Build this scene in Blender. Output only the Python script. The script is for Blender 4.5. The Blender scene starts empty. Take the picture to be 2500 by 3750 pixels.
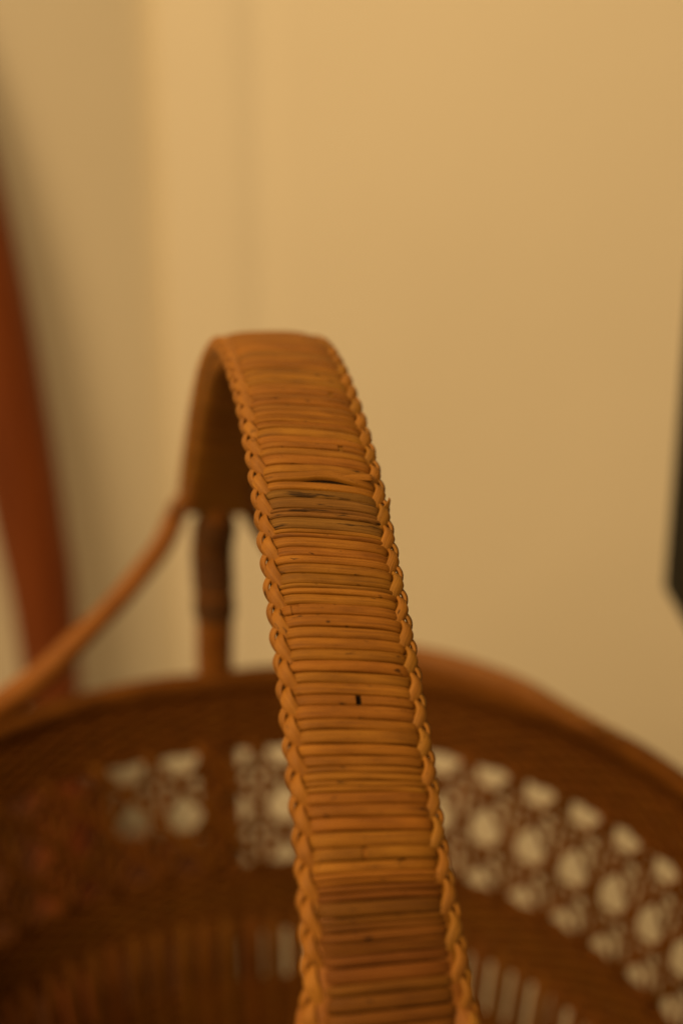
import bpy, math, random
import numpy as np
from mathutils import Vector

random.seed(7)
rng = np.random.default_rng(11)
S = bpy.context.scene
COL = S.collection
R = math.radians

# ------------------------------------------------------------------ camera
CAM_Z = 0.565
cam = bpy.data.cameras.new('camera')
cam.sensor_fit = 'VERTICAL'
cam.sensor_height = 36.0
cam.lens = 50.0
cam.clip_start = 0.02
cam.clip_end = 30.0
cam.dof.use_dof = True
cam.dof.focus_distance = 0.414
cam.dof.aperture_fstop = 3.9
cam_o = bpy.data.objects.new('camera', cam)
cam_o.location = (0, 0, CAM_Z)
cam_o.rotation_euler = (R(90 - 19), 0, 0)
COL.objects.link(cam_o)
S.camera = cam_o

# ------------------------------------------------------------------ light
w = bpy.data.worlds.new('World')
S.world = w
w.use_nodes = True
bg = w.node_tree.nodes['Background']
bg.inputs[0].default_value = (1.0, 0.638, 0.27, 1)
bg.inputs[1].default_value = 0.40


def area(name, loc, target, size, power, color):
    l = bpy.data.lights.new(name, 'AREA')
    l.shape = 'DISK'
    l.size = size
    l.energy = power
    l.color = color
    o = bpy.data.objects.new(name, l)
    o.location = loc
    d = Vector(target) - Vector(loc)
    o.rotation_euler = d.to_track_quat('-Z', 'Y').to_euler()
    COL.objects.link(o)
    return o


area('ceiling_lamp', (-0.66, 0.66, 2.80), (0.0, 0.85, 0.4), 0.45, 33, (1.0, 0.640, 0.272))
area('wall_fill', (-0.62, -0.45, 1.20), (0.15, 1.3, 0.20), 0.6, 19.5, (1.0, 0.640, 0.272))  # unseen fill light, added to even out the wall's brightness

vs = S.view_settings
vs.view_transform = 'Standard'
vs.look = 'None'
vs.exposure = -0.14
vs.gamma = 1.0
vs.use_curve_mapping = False
S.cycles.max_bounces = 6


# ------------------------------------------------------------------ materials
def new_mat(name):
    m = bpy.data.materials.new(name)
    m.use_nodes = True
    nt = m.node_tree
    return m, nt, nt.nodes['Principled BSDF']


def node(nt, typ, **kw):
    n = nt.nodes.new(typ)
    for k, v in kw.items():
        setattr(n, k, v)
    return n


def ramp(nt, stops):
    n = nt.nodes.new('ShaderNodeValToRGB')
    el = n.color_ramp.elements
    while len(el) < len(stops):
        el.new(0.5)
    for e, (p, c) in zip(el, stops):
        e.position = p
        e.color = (*c, 1) if len(c) == 3 else c
    return n


def mix(nt, a, b, fac, mode='MIX'):
    n = nt.nodes.new('ShaderNodeMix')
    n.data_type = 'RGBA'
    n.blend_type = mode
    L = nt.links.new
    for sock, v in ((n.inputs['Factor'], fac), (n.inputs['A'], a), (n.inputs['B'], b)):
        if hasattr(v, 'is_linked') or hasattr(v, 'links'):
            L(v, sock)
        elif isinstance(v, (int, float)):
            sock.default_value = v
        else:
            sock.default_value = (*v, 1)
    return n.outputs['Result']


def cane_material(name, light, mid, dark, speck=0.5, speck_scale=1.0, rough=0.42, vary=0.28, grain_w=0.55, spec=0.22, speck_shape=(260, 620)):
    """Split rattan: UV is (length, width) in metres."""
    m, nt, bsdf = new_mat(name)
    L = nt.links.new
    uv = node(nt, 'ShaderNodeUVMap')
    info = node(nt, 'ShaderNodeObjectInfo')
    off = node(nt, 'ShaderNodeVectorMath', operation='MULTIPLY_ADD')
    comb = node(nt, 'ShaderNodeCombineXYZ')
    L(info.outputs['Random'], comb.inputs[0])
    L(info.outputs['Random'], comb.inputs[1])
    L(info.outputs['Random'], comb.inputs[2])
    L(comb.outputs[0], off.inputs[0])
    off.inputs[1].default_value = (7.3, 3.1, 11.7)
    L(uv.outputs[0], off.inputs[2])
    # long grain
    mp = node(nt, 'ShaderNodeMapping')
    mp.inputs['Scale'].default_value = (45, 1500, 60)
    L(off.outputs[0], mp.inputs[0])
    g = node(nt, 'ShaderNodeTexNoise')
    g.inputs['Scale'].default_value = 1.0
    g.inputs['Detail'].default_value = 5
    g.inputs['Roughness'].default_value = 0.65
    L(mp.outputs[0], g.inputs['Vector'])
    # broad mottling
    mp2 = node(nt, 'ShaderNodeMapping')
    mp2.inputs['Scale'].default_value = (70, 170, 40)
    L(off.outputs[0], mp2.inputs[0])
    b = node(nt, 'ShaderNodeTexNoise')
    b.inputs['Scale'].default_value = 1.0
    b.inputs['Detail'].default_value = 4
    L(mp2.outputs[0], b.inputs['Vector'])
    cr = ramp(nt, [(0.25, dark), (0.52, mid), (0.78, light)])
    mth = node(nt, 'ShaderNodeMath', operation='MULTIPLY_ADD')
    mth.inputs[1].default_value = grain_w
    L(g.outputs['Fac'], mth.inputs[0])
    m2 = node(nt, 'ShaderNodeMath', operation='MULTIPLY')
    m2.inputs[1].default_value = 1 - grain_w
    L(b.outputs['Fac'], m2.inputs[0])
    L(m2.outputs[0], mth.inputs[2])
    L(mth.outputs[0], cr.inputs[0])
    # piece-to-piece variation
    hsv = node(nt, 'ShaderNodeHueSaturation')
    mr = node(nt, 'ShaderNodeMapRange')
    mr.inputs['To Min'].default_value = 1 - vary
    mr.inputs['To Max'].default_value = 1 + vary
    L(info.outputs['Random'], mr.inputs[0])
    L(mr.outputs[0], hsv.inputs['Value'])
    wn = node(nt, 'ShaderNodeTexWhiteNoise', noise_dimensions='1D')
    L(info.outputs['Random'], wn.inputs['W'])
    mr2 = node(nt, 'ShaderNodeMapRange')
    mr2.inputs['To Min'].default_value = 0.496
    mr2.inputs['To Max'].default_value = 0.507
    L(wn.outputs['Value'], mr2.inputs[0])
    L(mr2.outputs[0], hsv.inputs['Hue'])
    L(cr.outputs[0], hsv.inputs['Color'])
    # dark dirt specks with a shape of their own
    mp3 = node(nt, 'ShaderNodeMapping')
    mp3.inputs['Scale'].default_value = (speck_shape[0] * speck_scale, speck_shape[1] * speck_scale, 60)
    L(off.outputs[0], mp3.inputs[0])
    sp = node(nt, 'ShaderNodeTexNoise')
    sp.inputs['Scale'].default_value = 1.0
    sp.inputs['Detail'].default_value = 3
    L(mp3.outputs[0], sp.inputs['Vector'])
    sm = node(nt, 'ShaderNodeMapRange')
    sm.inputs['From Min'].default_value = 0.70 - 0.10 * speck
    sm.inputs['From Max'].default_value = 0.78 - 0.10 * speck
    L(sp.outputs['Fac'], sm.inputs[0])
    fm = node(nt, 'ShaderNodeMath', operation='MULTIPLY')
    fm.inputs[1].default_value = 0.85
    L(sm.outputs[0], fm.inputs[0])
    col = mix(nt, hsv.outputs[0], tuple(c * 0.22 for c in dark), fm.outputs[0])
    L(col, bsdf.inputs['Base Color'])
    rr = node(nt, 'ShaderNodeMapRange')
    rr.inputs['To Min'].default_value = rough - 0.08
    rr.inputs['To Max'].default_value = rough + 0.18
    L(b.outputs['Fac'], rr.inputs[0])
    L(rr.outputs[0], bsdf.inputs['Roughness'])
    bsdf.inputs['Specular IOR Level'].default_value = spec
    bp = node(nt, 'ShaderNodeBump')
    bp.inputs['Strength'].default_value = 0.8
    bp.inputs['Distance'].default_value = 0.0005
    L(g.outputs['Fac'], bp.inputs['Height'])
    L(bp.outputs[0], bsdf.inputs['Normal'])
    return m


M = {}
M['wrap'] = cane_material('cane_wrap', (0.315, 0.144, 0.019), (0.222, 0.089, 0.010), (0.075, 0.023, 0.002), 0.4, 1.0, 0.50, 0.12, 0.55, 0.17)
M['wrap_grey'] = cane_material('cane_weathered', (0.25, 0.125, 0.028), (0.165, 0.075, 0.014), (0.07, 0.029, 0.005), 1.3, 0.8, 0.55, 0.1, 0.75, 0.15, (110, 900))
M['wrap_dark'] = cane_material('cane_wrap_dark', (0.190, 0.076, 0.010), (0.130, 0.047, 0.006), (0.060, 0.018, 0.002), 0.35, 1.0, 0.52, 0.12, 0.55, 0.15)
M['braid'] = cane_material('cane_braid', (0.345, 0.162, 0.026), (0.255, 0.108, 0.014), (0.13, 0.048, 0.006), 0.4, 1.0, 0.48, 0.06)
M['rod'] = cane_material('rattan_rod', (0.30, 0.125, 0.024), (0.22, 0.082, 0.013), (0.13, 0.042, 0.006), 0.3, 0.5, 0.42, 0.12)
M['weave'] = cane_material('rattan_weave', (0.175, 0.066, 0.007), (0.115, 0.040, 0.004), (0.058, 0.018, 0.002), 0.5, 0.4, 0.6, 0.07, 0.55, 0.1)
M['open'] = cane_material('cane_openwork', (0.21, 0.082, 0.011), (0.15, 0.053, 0.006), (0.09, 0.029, 0.003), 0.4, 0.5, 0.55, 0.15, 0.55, 0.12)
M['core'] = cane_material('rattan_core', (0.035, 0.014, 0.004), (0.022, 0.009, 0.003), (0.012, 0.005, 0.002), 0.6, 0.5, 0.7, 0.1)
M['binding'] = cane_material('cane_binding_shaded', (0.13, 0.050, 0.012), (0.085, 0.032, 0.008), (0.04, 0.015, 0.004), 0.6, 0.5, 0.5, 0.1)


def plaster(name, col, col2, rough, scale=3.0):
    m, nt, bsdf = new_mat(name)
    L = nt.links.new
    tc = node(nt, 'ShaderNodeTexCoord')
    n1 = node(nt, 'ShaderNodeTexNoise')
    n1.inputs['Scale'].default_value = scale
    n1.inputs['Detail'].default_value = 6
    L(tc.outputs['Object'], n1.inputs['Vector'])
    cr = ramp(nt, [(0.3, col2), (0.7, col)])
    L(n1.outputs['Fac'], cr.inputs[0])
    L(cr.outputs[0], bsdf.inputs['Base Color'])
    bsdf.inputs['Roughness'].default_value = rough
    n2 = node(nt, 'ShaderNodeTexNoise')
    n2.inputs['Scale'].default_value = 220
    n2.inputs['Detail'].default_value = 4
    L(tc.outputs['Object'], n2.inputs['Vector'])
    bp = node(nt, 'ShaderNodeBump')
    bp.inputs['Strength'].default_value = 0.25
    bp.inputs['Distance'].default_value = 0.001
    L(n2.outputs['Fac'], bp.inputs['Height'])
    L(bp.outputs[0], bsdf.inputs['Normal'])
    return m


M['wall'] = plaster('wall_paint', (0.80, 0.765, 0.68), (0.765, 0.73, 0.645), 0.75)
M['floor'] = plaster('floor_paint', (0.55, 0.47, 0.36), (0.48, 0.40, 0.30), 0.5, 5)


def wood(name, light, dark, rough, spec=0.3):
    m, nt, bsdf = new_mat(name)
    L = nt.links.new
    tc = node(nt, 'ShaderNodeTexCoord')
    mp = node(nt, 'ShaderNodeMapping')
    mp.inputs['Scale'].default_value = (60, 60, 4)
    L(tc.outputs['Object'], mp.inputs[0])
    n1 = node(nt, 'ShaderNodeTexNoise')
    n1.inputs['Scale'].default_value = 1.5
    n1.inputs['Detail'].default_value = 6
    L(mp.outputs[0], n1.inputs['Vector'])
    cr = ramp(nt, [(0.3, dark), (0.7, light)])
    L(n1.outputs['Fac'], cr.inputs[0])
    L(cr.outputs[0], bsdf.inputs['Base Color'])
    bsdf.inputs['Roughness'].default_value = rough
    bsdf.inputs['Specular IOR Level'].default_value = spec
    return m


M['redwood'] = wood('red_brown_wood', (0.18, 0.042, 0.004), (0.125, 0.026, 0.0025), 0.5)
M['darkwood'] = wood('dark_red_wood', (0.085, 0.024, 0.004), (0.06, 0.016, 0.003), 0.5)
M['black'] = wood('black_lacquer', (0.010, 0.010, 0.009), (0.006, 0.006, 0.005), 0.6, 0.08)


# ------------------------------------------------------------------ mesh helpers
def link(name, verts, faces, mat, parent=None, uvs=None, smooth=True):
    me = bpy.data.meshes.new(name)
    me.from_pydata([tuple(map(float, v)) for v in verts], [], faces)
    if uvs is not None:
        lay = me.uv_layers.new(name='UVMap')
        li = np.empty(len(me.loops), dtype=np.int32)
        me.loops.foreach_get('vertex_index', li)
        lay.data.foreach_set('uv', np.asarray(uvs, dtype=np.float32)[li].ravel())
    me.materials.append(mat)
    if smooth:
        me.polygons.foreach_set('use_smooth', [True] * len(me.polygons))
    o = bpy.data.objects.new(name, me)
    COL.objects.link(o)
    if parent is not None:
        o.parent = parent
    return o


def grid_faces(n, m, close_n=False, close_m=False, base=0):
    fs = []
    for i in range(n if close_n else n - 1):
        for j in range(m if close_m else m - 1):
            a = base + i * m + j
            b = base + i * m + (j + 1) % m
            c = base + ((i + 1) % n) * m + (j + 1) % m
            d = base + ((i + 1) % n) * m + j
            fs.append((a, b, c, d))
    return fs


def spline(pts, n):
    """dense Catmull-Rom through pts, resampled to n points of even arc length"""
    P = np.asarray(pts, float)
    ext = np.vstack([2 * P[0] - P[1], P, 2 * P[-1] - P[-2]])
    out = []
    for i in range(1, len(ext) - 2):
        p0, p1, p2, p3 = ext[i - 1:i + 3]
        t = np.linspace(0, 1, 40, endpoint=False)[:, None]
        out.append(0.5 * (2 * p1 + (p2 - p0) * t + (2 * p0 - 5 * p1 + 4 * p2 - p3) * t ** 2 + (3 * p1 - p0 - 3 * p2 + p3) * t ** 3))
    D = np.vstack(out + [P[-1:]])
    d = np.r_[0, np.cumsum(np.linalg.norm(np.diff(D, axis=0), axis=1))]
    u = np.linspace(0, d[-1], n)
    return np.stack([np.interp(u, d, D[:, k]) for k in range(D.shape[1])], 1), u


def norm(a):
    return a / np.linalg.norm(a, axis=-1, keepdims=True)


def tube(name, path, rad, mat, parent, sides=10, closed=False, ref=(0, 0, 1), flat=(1.0, 1.0)):
    P = np.asarray(path, float)
    n = len(P)
    if closed:
        T = norm(np.roll(P, -1, 0) - np.roll(P, 1, 0))
        seg = np.linalg.norm(np.roll(P, -1, 0) - P, axis=1)
        u = np.r_[0, np.cumsum(seg)[:-1]]
    else:
        T = norm(np.gradient(P, axis=0))
        u = np.r_[0, np.cumsum(np.linalg.norm(np.diff(P, axis=0), axis=1))]
    ref = np.asarray(ref, float)
    if ref.ndim == 1:
        ref = np.tile(ref, (n, 1))
    A = norm(np.cross(T, ref))
    B = np.cross(A, T)
    rad = np.broadcast_to(np.asarray(rad, float), (n,))
    a = np.arange(sides) * 2 * math.pi / sides
    V = P[:, None, :] + rad[:, None, None] * (flat[0] * np.cos(a)[None, :, None] * A[:, None, :] + flat[1] * np.sin(a)[None, :, None] * B[:, None, :])
    uv = np.stack([np.repeat(u[:, None], sides, 1), np.repeat((np.abs(np.arange(sides) - sides / 2) / sides * 2)[None, :] * rad.mean() * 3.1, n, 0)], -1)
    fs = [tuple(reversed(f)) for f in grid_faces(n, sides, closed, True)]
    if not closed:
        fs.append(tuple(range(sides)))
        fs.append(tuple(reversed(range((n - 1) * sides, n * sides))))
    return link(name, V.reshape(-1, 3), fs, mat, parent, uv.reshape(-1, 2))


def ribbon(name, P, Wd, Nn, width, thick, mat, parent, crown=0.35, closed=False, caps=True):
    """flat cane strip: path P, width direction Wd, outward normal Nn; closed lens-like section"""
    P = np.asarray(P, float)
    n = len(P)
    prof = [(-0.5, -0.5), (-0.5, 0.15), (-0.38, 0.42), (0.0, 0.42 + crown), (0.38, 0.42), (0.5, 0.15), (0.5, -0.5), (0.0, -0.5)]
    m = len(prof)
    width = np.broadcast_to(np.asarray(width, float), (n,))
    V = np.zeros((n, m, 3))
    uv = np.zeros((n, m, 2))
    u = np.r_[0, np.cumsum(np.linalg.norm(np.diff(P, axis=0), axis=1))]
    for j, (a, b) in enumerate(prof):
        V[:, j] = P + Wd * (a * width)[:, None] + Nn * (b * thick)
        uv[:, j, 0] = u
        uv[:, j, 1] = a * width
    fs = grid_faces(n, m, closed, True)
    if not closed and caps:
        fs.append(tuple(reversed(range(m))))
        fs.append(tuple(range((n - 1) * m, n * m)))
    return link(name, V.reshape(-1, 3), fs, mat, parent, uv.reshape(-1, 2))


def box_prism(name, x0, x1, y0, y1, z0, z1, mat, parent=None, bev=0.0):
    import bmesh
    bm = bmesh.new()
    bmesh.ops.create_cube(bm, size=1)
    for v in bm.verts:
        v.co = Vector(((x0 + x1) / 2 + v.co.x * (x1 - x0), (y0 + y1) / 2 + v.co.y * (y1 - y0), (z0 + z1) / 2 + v.co.z * (z1 - z0)))
    if bev:
        bmesh.ops.bevel(bm, geom=bm.edges[:], offset=bev, segments=3, affect='EDGES', profile=0.5)
    me = bpy.data.meshes.new(name)
    bm.to_mesh(me)
    bm.free()
    me.materials.append(mat)
    o = bpy.data.objects.new(name, me)
    COL.objects.link(o)
    if parent is not None:
        o.parent = parent
    return o


# ------------------------------------------------------------------ setting: floor and wall
FLOOR = -0.52
o = link('floor', [(-1.6, -0.6, FLOOR), (1.6, -0.6, FLOOR), (1.6, 1.7, FLOOR), (-1.6, 1.7, FLOOR)], [(0, 1, 2, 3)], M['floor'], smooth=False)
o['kind'] = 'structure'
WY = 1.35
XE = -0.168       # corner edge
XG = -0.083       # groove beside the narrow strip of wall
prof = [(-1.5, WY - 1.06), (XE, WY + 0.02), (XE + 0.004, WY - 0.003), (XG - 0.026, WY - 0.003), (XG - 0.014, WY - 0.0022), (XG + 0.004, WY + 0.0016), (XG + 0.016, WY + 0.0014), (XG + 0.034, WY), (1.6, WY)]
V, F = [], []
for (x, y) in prof:
    V += [(x, y, FLOOR - 0.02), (x, y, 1.5)]
for i in range(len(prof) - 1):
    F.append((2 * i, 2 * i + 2, 2 * i + 3, 2 * i + 1))
o = link('wall', V, F, M['wall'], smooth=False)
o['kind'] = 'structure'

# ------------------------------------------------------------------ the basket
C = np.array([-0.022, 0.490])                       # centre of the basket on plan
HD = norm(np.array([-0.193, 0.981]))                # direction of the handle on plan, towards the far side
HR = np.array([HD[1], -HD[0]])                      # to its right
RIM = CAM_Z - 0.325                                 # height of the rim's top
TAPER = 0.19

_ang = np.array([-180, -140, -100, -60, -24, -4, 4, 16, 29, 40, 50, 76, 100, 140, 180.])
_rad = np.array([.200, .200, .199, .200, .1985, .1945, .1955, .2000, .2025, .2005, .1975, .1955, .198, .200, .200])


def rim_r(a):
    """plan radius of the hand-made, slightly uneven rim; a = degrees right of the far handle foot"""
    a = (np.asarray(a, float) + 180) % 360 - 180
    k = np.array([-9, -6, -3, 0, 3, 6, 9.])
    wts = np.exp(-(k / 5) ** 2)
    return sum(wt * np.interp((a + kk + 180) % 360 - 180, _ang, _rad) for kk, wt in zip(k, wts)) / wts.sum()


def on_wall(a, d, dr=0.0):
    """point on the basket's side: a degrees from the far foot, d metres below the rim, dr outward"""
    a = np.asarray(a, float)
    d = np.asarray(d, float)
    r = rim_r(a) - TAPER * d + dr
    t = np.radians(a)
    x = C[0] + r * (np.cos(t) * HD[0] + np.sin(t) * HR[0])
    y = C[1] + r * (np.cos(t) * HD[1] + np.sin(t) * HR[1])
    return np.stack([x, y, RIM - d + 0 * x], -1)


def radial(a):
    t = np.radians(np.asarray(a, float))
    return np.stack([np.cos(t) * HD[0] + np.sin(t) * HR[0], np.cos(t) * HD[1] + np.sin(t) * HR[1], 0 * t], -1)


basket = bpy.data.objects.new('basket', None)
basket.location = (0, 0, 0)
COL.objects.link(basket)
basket['label'] = 'brown woven rattan basket with tall cane-wrapped arched handle and braided handle edges'
basket['category'] = 'basket'

# ---- rim: rolled border and woven band
NST = 84
NW = 148


def ring_of_stakes(name, d0, d1, parent, wd=0.005, th=0.0022, dr=0.0):
    V, F = [], []
    for i in range(NST):
        a = (i + 0.5) * 360 / NST
        p0, p1 = on_wall(a, d0, dr), on_wall(a, d1, dr)
        rd = radial(a)
        td = np.array([-rd[1], rd[0], 0])
        b = len(V)
        for p in (p0, p1):
            for sx, sy in ((-1, -1), (1, -1), (1, 1), (-1, 1)):
                V.append(p + td * sx * wd / 2 + rd * sy * th / 2)
        F += [(b, b + 1, b + 5, b + 4), (b + 1, b + 2, b + 6, b + 5), (b + 2, b + 3, b + 7, b + 6), (b + 3, b, b + 4, b + 7)]
    o = link(name, V, F, M['weave'], parent, [(v[2], v[0]) for v in V], smooth=False)
    o['kind'] = 'stuff'
    return o


def woven_band(name, d0, d1, pitch=0.0030, amp=0.0010):
    band = ring_of_stakes(name, d0, d1, basket)
    nrow = int(round((d1 - d0) / pitch))
    a = np.linspace(0, 360, NW * 3, endpoint=False)
    for r in range(nrow):
        d = d0 + (r + 0.5) * (d1 - d0) / nrow
        ph = math.pi * (r % 2)
        wob = 0.0003 * np.sin(np.radians(a * 3 + r * 77)) + 0.0002 * np.sin(np.radians(a * 11 + r * 31))
        P = on_wall(a, d + wob, amp * np.cos(np.radians(a) * NW / 2 + ph))
        tube('weaver', P, 0.0021, M['weave'], band, 6, True)
    return band


woven_band('rim', 0.007, 0.040)
woven_band('middle_band', 0.1045, 0.1415)
woven_band('lower_band', 0.169, 0.212)

# rolled border with its close wrapping: fine ridges
nb = 1440
a = np.linspace(0, 360, nb, endpoint=False)
P = on_wall(a, 0.004)
ridge = 0.0056 + 0.0009 * np.abs(np.sin(np.arange(nb) * math.pi / 4)) + 0.0003 * np.sin(a * 0.31)
tube('border', P, ridge, M['weave'], basket, 9, True)
# ---- open cane work: octagonal eyes
NC = 42
D0, PIT = 0.0415, 0.0312
panel_ring = np.linspace(0, 360, 168, endpoint=False)
panel = tube('openwork', on_wall(panel_ring, D0 - 0.004, 0.0012), 0.0016, M['open'], basket, 6, True)
DT, DB = D0 - 0.006, D0 + 2 * PIT + 0.003


def strand(a_arr, d_arr, dr, width):
    P = on_wall(a_arr, d_arr, dr)
    T = norm(np.gradient(P, axis=0))
    N = radial(a_arr) + np.array([0, 0, 0.19])
    N = norm(N - (N * T).sum(1, keepdims=True) * T)
    Wd = np.cross(N, T)
    ribbon('cane_strand', P, Wd, N, width, 0.0011, M['open'], panel)


for k in range(NC):
    ac = (k + 0.5) * 360 / NC
    for sgn in (-1, 1):
        da = sgn * 0.105 * 360 / NC + random.uniform(-.15, .15)
        d = np.linspace(DT, DB, 7)
        strand(np.full(7, ac + da) + np.linspace(0, random.uniform(-.3, .3), 7), d, 0.0004 + 0.0012 * np.sin(np.linspace(0, 9, 7)), 0.0036)
    for sgn in (-1, 1):
        d = np.linspace(DT, DB, 13)
        j = random.uniform(-.25, .25)
        strand(ac + j + sgn * (d - D0) / PIT * 360 / NC, d, -0.0016 - 0.0007 * sgn, 0.0043)
for r in (0, 1):
    for sgn in (-1, 1):
        a = np.linspace(0, 360, 253)
        d = D0 + (r + 0.5) * PIT + sgn * 0.0033 + 0.0005 * np.sin(np.radians(a * 5 + r * 40 + sgn * 60))
        strand(a, d, 0.0022 + 0.0008 * np.cos(np.radians(a) * NC), 0.0036)

# ---- stakes of the slit row, and the bottom
stakes = tube('foot_ring', on_wall(np.linspace(0, 360, 168, endpoint=False), 0.2325, 0.001), 0.0065, M['rod'], basket, 10, True)
for i in range(NST):
    a = (i + 0.5) * 360 / NST + random.uniform(-.4, .4)
    d = np.linspace(0.132, 0.230, 5)
    P = on_wall(np.full(5, a), d, -0.0004)
    tube('stake', P, 0.0050, M['weave'], basket, 6, False, ref=radial(a), flat=(1.0, 0.6))
# woven bottom: concentric rows on spokes
zb = RIM - 0.222
V, F = [], []
nr, na = 34, 126
for i in range(nr + 1):
    rr_ = (0.004 + (0.148) * i / nr)
    for j in range(na):
        t = j * 2 * math.pi / na
        V.append((C[0] + rr_ * math.cos(t), C[1] + rr_ * math.sin(t), zb + 0.0014 * math.sin(j * math.pi / 3 + i * math.pi)))
link('bottom', V, grid_faces(nr + 1, na, False, True), M['weave'], basket, [(math.atan2(v[1] - C[1], v[0] - C[0]) * .1, v[0]) for v in V])

# ------------------------------------------------------------------ the handle
# profile of the top face: distance from the middle along the handle (m), height below the camera (m)
_half = [(0.0, -.1060), (.040, -.1125), (.080, -.1300), (.120, -.1580), (.150, -.1845), (.175, -.2095), (.192, -.2300), (.202, -.2500), (.206, -.2700)]
pp = [(-s * 1.019, z) for s, z in _half[::-1]] + [(s * 1.019, z) for s, z in _half[1:]]
HS, HU = spline(pp, 1201)
HLEN = HU[-1]
DIR3 = np.array([HD[0], HD[1], 0])
LAT = np.array([HR[0], HR[1], 0])
HP = np.array([C[0], C[1], CAM_Z]) + HS[:, :1] * DIR3 + np.c_[np.zeros(len(HS)), np.zeros(len(HS)), HS[:, 1]]
LEAN = R(1.6)
HP = HP + ((HS[:, 1:] + 0.1060) * math.tan(LEAN)) * LAT
HT = norm(np.gradient(HP, axis=0))
LAT = LAT * math.cos(LEAN) - np.array([0, 0, math.sin(LEAN)])
HN = norm(np.cross(LAT, HT))                               # outward (up at the crown)


def frame(u):
    """point on the top face, tangent, outward normal at arc length u (0 = near end)"""
    u = np.asarray(u, float)
    f = lambda A: np.stack([np.interp(u, HU, A[:, k]) for k in range(3)], -1)
    return f(HP), norm(f(HT)), norm(f(HN))


def u_at_z(zrel, near=True):
    idx = np.arange(0, 601) if near else np.arange(600, 1201)
    zz = HS[idx, 1]
    return HU[idx][np.argmin(abs(zz - zrel))]


HA, HB = 0.0167, 0.0058                              # half width, half thickness of the wrapped band
U0, U1 = u_at_z(-.2395), u_at_z(-.2225, False)
FOOT = 1.6                                           # the leaning handle stands a little left of the middle       # wrapped length


def section(n=110):
    """closed outline of the band (x right, y up, top face at 0), starting under the middle"""
    t = np.linspace(-math.pi / 2, 1.5 * math.pi, n, endpoint=False)
    c, s = np.cos(t), np.sin(t)
    x = HA * np.sign(c) * np.abs(c) ** 0.42
    y = HB * np.sign(s) * np.abs(s) ** 0.50
    y = y + 0.0007 * (1 - (x / HA) ** 2) * (s > 0)
    # resample to even length
    X = np.r_[x, x[0]]
    Y = np.r_[y, y[0]]
    d = np.r_[0, np.cumsum(np.hypot(np.diff(X), np.diff(Y)))]
    q = np.linspace(0, d[-1], n, endpoint=False)
    x, y = np.interp(q, d, X), np.interp(q, d, Y)
    tx, ty = np.roll(x, -1) - np.roll(x, 1), np.roll(y, -1) - np.roll(y, 1)
    l = np.hypot(tx, ty)
    return x, y - HB, ty / l, -tx / l, q             # outline, outward normal, length


SX, SY, NX, NY, SQ = section()


def place(u, x, y):
    p, t, n = frame(u)
    return p + x[..., None] * LAT + y[..., None] * n


# core
n = 90
uu = np.linspace(U0 - .004, U1 + .004, n)
V = np.stack([place(np.full(len(SX), u), SX * 0.965, (SY + HB) * 0.80 - HB) for u in uu])
handle = link('handle', V.reshape(-1, 3), grid_faces(n, len(SX), False, True) + [tuple(range(len(SX))), tuple(reversed(range((n - 1) * len(SX), n * len(SX))))],
              M['core'], basket, np.stack([np.repeat(uu[:, None], len(SX), 1), np.repeat(SQ[None], n, 0)], -1).reshape(-1, 2))

PROF = [(-0.5, -0.0010), (-0.5, 0.00018), (-0.44, 0.00048), (-0.25, 0.00072), (0.03, 0.00080), (0.30, 0.00072), (0.46, 0.00042), (0.5, -0.0010)]


def cane_wrap(uc, width, slant, mat='wrap', bow=None, lift=0.0, t0=None, t1=None):
    """one turn of split cane round the band; slant = advance along the handle across the top face"""
    k = len(SX)
    x, y, nx, ny = SX, SY, NX, NY
    top = (y > -HB)
    adv = np.where(top, slant * x / HA / 2, -slant * x / HA / 2)
    wob = 0.00009 * np.sin(x / HA * random.uniform(1, 4) + random.uniform(0, 6)) * top
    sel = np.arange(k)
    closed = True
    if t0 is not None:                                # only part of the turn: from t0 to t1 across the top (-1..1), round the left or right
        keep = [i for i in range(k) if not (top[i] and t0 < x[i] / HA < t1)]
        if len(keep) == k:
            keep.remove(int(np.argmin(abs(x / HA - (t0 + t1) / 2) + 9 * ~top)))
        st = next(j for j in range(len(keep)) if (keep[j] - keep[j - 1]) % k != 1)
        sel = np.array(keep[st:] + keep[:st])
        closed = False
    V, UV = [], []
    wd = width * (1 + 0.025 * np.sin(x / HA * 2.2 + random.uniform(0, 6)))
    du = np.zeros(k)
    if bow is not None:
        du = np.where(top, bow(x / HA), 0.0)
    a = np.array([q[0] for q in PROF])[None]
    hh = np.array([q[1] for q in PROF])[None] + lift
    c = lambda A: A[sel][:, None]
    u = c(uc + adv + wob + du) + a * c(wd)
    p, t, nn = frame(u)
    V = (p + (c(x) + c(nx) * hh)[..., None] * LAT + (c(y) + c(ny) * hh)[..., None] * nn).reshape(-1, 3)
    UV = np.stack([c(SQ) + 0 * a, 0 * c(SQ) + a * width], -1).reshape(-1, 2)
    F = grid_faces(len(sel), len(PROF), closed, False)
    return link('cane_wrap', V, F, M[mat], handle, UV)


# lay out the turns with uneven widths
SPECIAL_GAP = u_at_z(-.1345) + 0.0
turns = []
u = U0
while u < U1:
    wdt = random.choice([0.0027, 0.0031, 0.0034, 0.0036, 0.0039, 0.0030]) * random.uniform(0.92, 1.08)
    turns.append([u + wdt / 2, wdt])
    u += wdt + random.choice([0.00003, 0.00008, 0.00012, 0.0002, 0.0003])
TURNS = turns


def slant_at(u):
    f = (u - U0) / (U1 - U0)
    return float(np.interp(f, [0, .05, .15, .35, .5, 1], [.0004, -.0004, -.0030, -.0050, -.0052, -.0046]))


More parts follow.
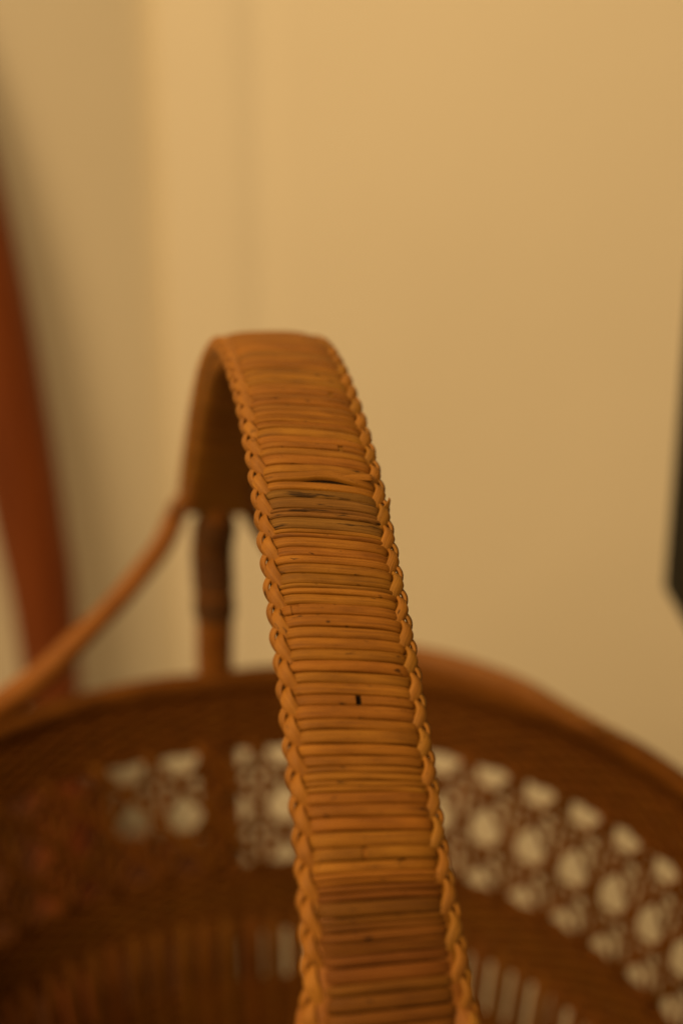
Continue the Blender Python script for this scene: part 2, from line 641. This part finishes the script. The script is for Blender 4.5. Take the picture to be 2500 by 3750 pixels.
def project(p):
    """picture position, 1568 wide, used only to choose which turn carries a blemish"""
    q = np.asarray(p) - np.array([0, 0, CAM_Z])
    c, s = math.cos(R(19)), math.sin(R(19))
    F_ = c * q[1] - s * q[2]
    U_ = s * q[1] + c * q[2]
    return 784 + 3267 * q[0] / F_, 1176 - 3267 * U_ / F_


ys = []
for (uc, wdt) in turns:
    ys.append(project(frame(uc)[0])[1] if uc < HLEN / 2 else -1)
ys = np.array(ys)
pick = lambda yy: int(np.argmin(abs(ys - yy)))
i_gap = pick(1112)
i_notch = pick(1603)
i_short = pick(1395)
grey = set(range(pick(1205), pick(1135) + 1))
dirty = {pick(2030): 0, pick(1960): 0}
for i, (uc, wdt) in enumerate(turns):
    sl = slant_at(uc) + random.uniform(-.00016, .00016)
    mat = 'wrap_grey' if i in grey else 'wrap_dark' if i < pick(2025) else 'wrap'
    kw = {}
    if i == i_gap:        # pushed aside, leaving an open slit below it
        kw['bow'] = lambda t: 0.0017 * np.exp(-((t - 0.15) / 0.45) ** 2)
        kw['lift'] = 0.0003
    if i == i_gap + 1:
        kw['bow'] = lambda t: 0.0008 * np.exp(-((t - 0.15) / 0.5) ** 2)
        kw['lift'] = 0.0001
    if i == i_notch:
        kw.update(t0=0.04, t1=0.085)
    for yy, tj in ((1395, -0.80), (1025, 0.46), (1945, -0.2), (1990, 0.38), (905, 0.55)):
        if i == pick(yy):                            # a joint: one cane ends, the next is tucked beneath it
            kw.update(t0=tj, t1=tj + 0.05)
            cane_wrap(uc, wdt * 0.9, sl, mat, lift=-0.00045)
    if random.random() < 0.16 and 'bow' not in kw and 't0' not in kw:     # two narrow canes side by side
        f = random.uniform(0.42, 0.58)
        cane_wrap(uc - wdt / 2 * (1 - f), wdt * f * 0.98, sl, mat, lift=random.uniform(-.0001, .0002))
        cane_wrap(uc + wdt / 2 * f, wdt * (1 - f) * 0.98, sl, mat, lift=random.uniform(-.0001, .0002))
    else:
        kw.setdefault('lift', random.uniform(-.0001, .00025))
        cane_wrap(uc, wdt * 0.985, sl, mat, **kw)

# a torn sliver of cane by the slit
gu, gw = turns[i_gap]
xs = np.linspace(0.42, 0.97, 9) * HA
P = place(gu - 0.0006 + np.linspace(0.0006, 0.0004, 9), xs, np.full(9, 0.0008) + np.linspace(.0006, .0, 9))
_, t_, n_ = frame(np.full(9, gu))
ribbon('torn_cane', P, t_, n_, np.array([.0003, .0012, .0019, .0023, .0025, .0026, .0026, .0026, .0026]), 0.0005, M['wrap'], handle)

# ---- side rods: run along both edges and splay to the rim at either end; centre posts
ROD_LAT = HA - 0.0048


def splay_points(side, far):
    """side -1 left / 1 right, far 1 / near -1: from the end of the wrapping down to lie along the rim"""
    a0 = -FOOT if far > 0 else 180 + FOOT
    sg = side * far                                   # sense of the angle round the rim
    pts = []
    right_far = ((5.0, -0.088, 0.001), (7.6, -0.068, 0.002), (11.0, -0.048, 0.003), (15.0, -0.027, 0.003), (20.0, -0.013, 0.003), (26.0, -0.007, 0.003), (34.0, -0.0045, 0.003), (46.0, -0.002, 0.002), (64.0, 0.003, 0.0))
    for da, d, dr in right_far if (far > 0 and side > 0) else ((5.6, -0.071, 0.003), (8.0, -0.057, 0.003), (11.8, -0.045, 0.003), (16.0, -0.034, 0.003), (21.5, -0.023, 0.003), (27.5, -0.013, 0.003), (34.0, -0.005, 0.002), (41.0, 0.001, 0.0), (48.0, 0.009, -0.001)) if far < 0 else ((5.7, -0.088, 0.001), (8.2, -0.071, 0.002), (11.8, -0.056, 0.003), (16.0, -0.042, 0.003), (21.5, -0.028, 0.003), (27.5, -0.015, 0.003), (34.0, -0.007, 0.003), (41.0, -0.003, 0.002), (50.0, -0.001, 0.001), (60.0, 0.003, 0.0)):
        k = max(0.0, 1 - da / 14) * (side > 0)
        pts.append(on_wall((0 if far > 0 else 180) - far * FOOT * k + sg * da, d, dr))
    return pts


def side_path(side, lat, drop, lift=0.0):
    us = np.linspace(U0 + .002, U1 - .002, 41)
    p, t, n = frame(us)
    flare = np.interp(np.minimum(us - U0, U1 - us), [0, 0.012, 0.035], [0.0042, 0.0018, 0.0]) * (lat < HA)
    flare = flare + np.interp(us - U0, [0, 0.015, 0.05], [0.0030, 0.0014, 0.0])
    body = p + side * (lat + flare)[:, None] * LAT - drop * n
    near = [q + np.array([0, 0, lift]) for q in splay_points(side, -1)][::-1]
    far = [q + np.array([0, 0, lift]) for q in splay_points(side, 1)]
    return list(near) + list(body) + list(far)


for side in (-1, 1):
    P, uu = spline(side_path(side, ROD_LAT, 0.0062), 260)
    tube('side_rod', P, np.interp(np.minimum(uu, uu[-1] - uu), [0, 0.06, 0.10, 0.13, 0.155], [0.0030, 0.0066, 0.0074, 0.0070, 0.0056]), M['rod'], handle, 12, False, ref=LAT)

for far in (1, -1):
    ue = U1 if far > 0 else U0
    p, t, n = frame(ue - far * 0.012)
    a0 = -FOOT if far > 0 else 180 + FOOT
    pts = [p - 0.0062 * n]
    p2, t2, n2 = frame(ue + far * 0.004)
    pts.append(p2 - 0.0066 * n2)
    for d in (-0.070, -0.05, -0.03, 0.0, 0.04, 0.09, 0.150):
        pts.append(on_wall(a0, d, (0.0125 if d > -.02 else 0.006) + TAPER * min(d, 0)))
    P, uu = spline(pts, 90)
    tube('centre_post', P, np.interp(uu, [0, 0.018, 0.03], [0.0060, 0.0075, 0.0098]), M['rod'], handle, 14, False, ref=LAT)
    # cane binding round the upper post, its colour darkened for shade under the handle
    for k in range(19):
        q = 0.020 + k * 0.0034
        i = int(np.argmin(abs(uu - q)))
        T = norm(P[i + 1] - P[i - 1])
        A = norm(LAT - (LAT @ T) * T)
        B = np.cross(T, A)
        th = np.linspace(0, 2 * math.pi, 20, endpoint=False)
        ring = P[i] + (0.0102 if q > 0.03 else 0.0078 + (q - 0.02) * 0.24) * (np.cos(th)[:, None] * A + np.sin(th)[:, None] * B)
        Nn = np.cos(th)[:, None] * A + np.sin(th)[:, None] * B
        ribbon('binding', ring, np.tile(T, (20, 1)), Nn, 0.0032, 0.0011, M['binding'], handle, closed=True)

# ---- three-strand plaits along both edges
for side in (-1, 1):
    P, uu = spline(side_path(side, HA + 0.0013, 0.0031, 0.0035), 2600)
    T = norm(np.gradient(P, axis=0))
    # normal frame: up-and-outward at 45 degrees
    us = np.linspace(0, 1, len(P))
    hn = np.array([np.interp(P @ DIR3[:3], HP @ DIR3, HN[:, k]) for k in range(3)]).T
    outw = side * LAT[None]
    N = norm(hn * 0.50 + outw * 0.87)
    N = norm(N - (N * T).sum(1, keepdims=True) * T)
    B = np.cross(T, N)
    period = 0.0245
    amp = 0.0019
    for k in range(3):
        th = 2 * math.pi * uu / period + 2 * math.pi * k / 3
        jit = 1 + 0.07 * np.sin(uu * 190 + k * 2) + 0.06 * np.sin(uu * 431 + k)
        q = P + B * (amp * jit * np.sin(th))[:, None] + N * (-0.0013 * np.sin(2 * th))[:, None]
        t = norm(np.gradient(q, axis=0))
        # flat cane lies across the plait and rolls over its edges
        roll = 0.60 * np.sin(th)
        n0 = norm(N * np.cos(roll)[:, None] + B * np.sin(roll)[:, None])
        n0 = norm(n0 - (n0 * t).sum(1, keepdims=True) * t)
        wv = np.cross(n0, t)
        o = ribbon('braid_strand', q, wv, n0, 0.0038 * (1 + 0.06 * np.sin(uu * 97 + k * 3)), 0.0011, M['braid'], handle, crown=0.5)

# a frayed end standing off the right plait
fu = turns[pick(1150)][0]
P0 = place(np.array(fu), np.array(HA + 0.0028), np.array(-0.0010))
_, ft, fn = frame(fu)
q, _ = spline([P0 - ft * 0.006 - LAT * 0.0012 - fn * 0.0004, P0 - ft * 0.001 + LAT * 0.0012 - fn * .0006, P0 - ft * 0.0004 + LAT * 0.0011 - fn * 0.0004], 8)
tt = norm(np.gradient(q, axis=0))
nn = norm(np.tile(LAT * 0.8 + fn * 0.6, (8, 1)))
nn = norm(nn - (nn * tt).sum(1, keepdims=True) * tt)
ribbon('frayed_cane', q, np.cross(nn, tt), nn, np.linspace(0.0032, 0.0006, 8), 0.0004, M['braid'], handle)

# ------------------------------------------------------------------ red-brown curved wooden post by the wall
post = bpy.data.objects.new('wooden_stand', None)
post.location = (-0.262, 1.20, FLOOR)
COL.objects.link(post)
post['label'] = 'blurred red-brown wooden stand with curved post behind the basket at the left edge'
post['category'] = 'stand'
SHIFT = -0.010
PX = [(-0.262, 1.20, FLOOR), (-0.259, 1.20, -0.2), (-0.260, 1.20, 0.04), (-0.268, 1.20, 0.14), (-0.282, 1.20, 0.26), (-0.303, 1.20, 0.40), (-0.335, 1.20, 0.55), (-0.375, 1.20, 0.70), (-0.42, 1.20, 0.85)]
P, uu = spline(PX, 70)
P[:, 0] += SHIFT
rad = np.interp(P[:, 2], [FLOOR, 0, .1, .3, .5, .85], [0.022, 0.027, 0.031, 0.037, 0.041, 0.042])
o = tube('post', P - np.array(post.location), rad, M['redwood'], post, 20, False, ref=(0, 1, 0), flat=(1.0, 0.8))
box_prism('board', -0.38, 0.045, 0.006, 0.026, 0.334, 0.392, M['darkwood'], post, 0.004)
box_prism('dimming_board', -0.38, 0.165, 0.006, 0.026, 0.03, 0.33, M['darkwood'], post, 0.004)  # added board, put behind the left slits and lowest eyes to darken them

# ------------------------------------------------------------------ black cabinet cut by the right edge
cab = bpy.data.objects.new('black_cabinet', None)
CX, CY = 0.1820, 0.75
cab.location = (CX + 0.16, CY - 0.2, FLOOR)
COL.objects.link(cab)
cab['label'] = 'plain black cabinet, only its corner showing at the right edge'
cab['category'] = 'cabinet'
lx, ly = -0.16, 0.2                                  # far left corner in the cabinet's own space
ZC = CAM_Z - 0.3045 - FLOOR
box_prism('body', lx, lx + 0.32, ly - 0.34, ly, ZC, ZC + 0.30, M['black'], cab, 0.004)
for sx in (lx + 0.05, lx + 0.29):
    for sy in (ly - 0.30, ly - 0.05):
        box_prism('leg', sx - 0.015, sx + 0.015, sy - 0.015, sy + 0.015, 0.0, ZC + 0.002, M['black'], cab, 0.002)

# ------------------------------------------------------------------ the stool that carries the basket
stool = bpy.data.objects.new('round_stool', None)
stool.location = (float(C[0]), float(C[1]), FLOOR)
COL.objects.link(stool)
stool['label'] = 'round wooden stool hidden underneath the basket'
stool['category'] = 'stool'
hs = -FLOOR - 0.0005
SR = 0.158
outl = [(0.0, hs - 0.03), (SR - 0.008, hs - 0.03), (SR - 0.002, hs - 0.026), (SR, hs - 0.018), (SR, hs - 0.010), (SR - 0.003, hs - 0.003), (SR - 0.01, hs), (0.0, hs)]
V = [(r * math.cos(t), r * math.sin(t), z) for t in np.linspace(0, 2 * math.pi, 64, endpoint=False) for r, z in outl]
link('seat', V, grid_faces(64, len(outl), True, False), M['redwood'], stool)
for k in range(4):
    t = math.pi / 4 + k * math.pi / 2
    d = np.array([math.cos(t), math.sin(t), 0])
    P, _ = spline([d * 0.10 + np.array([0, 0, hs - 0.028]), d * 0.125 + np.array([0, 0, hs * 0.5]), d * 0.15], 20)
    tube('leg', P, np.linspace(0.015, 0.011, 20), M['redwood'], stool, 12, False, ref=(0.3, 0.9, 0.1))
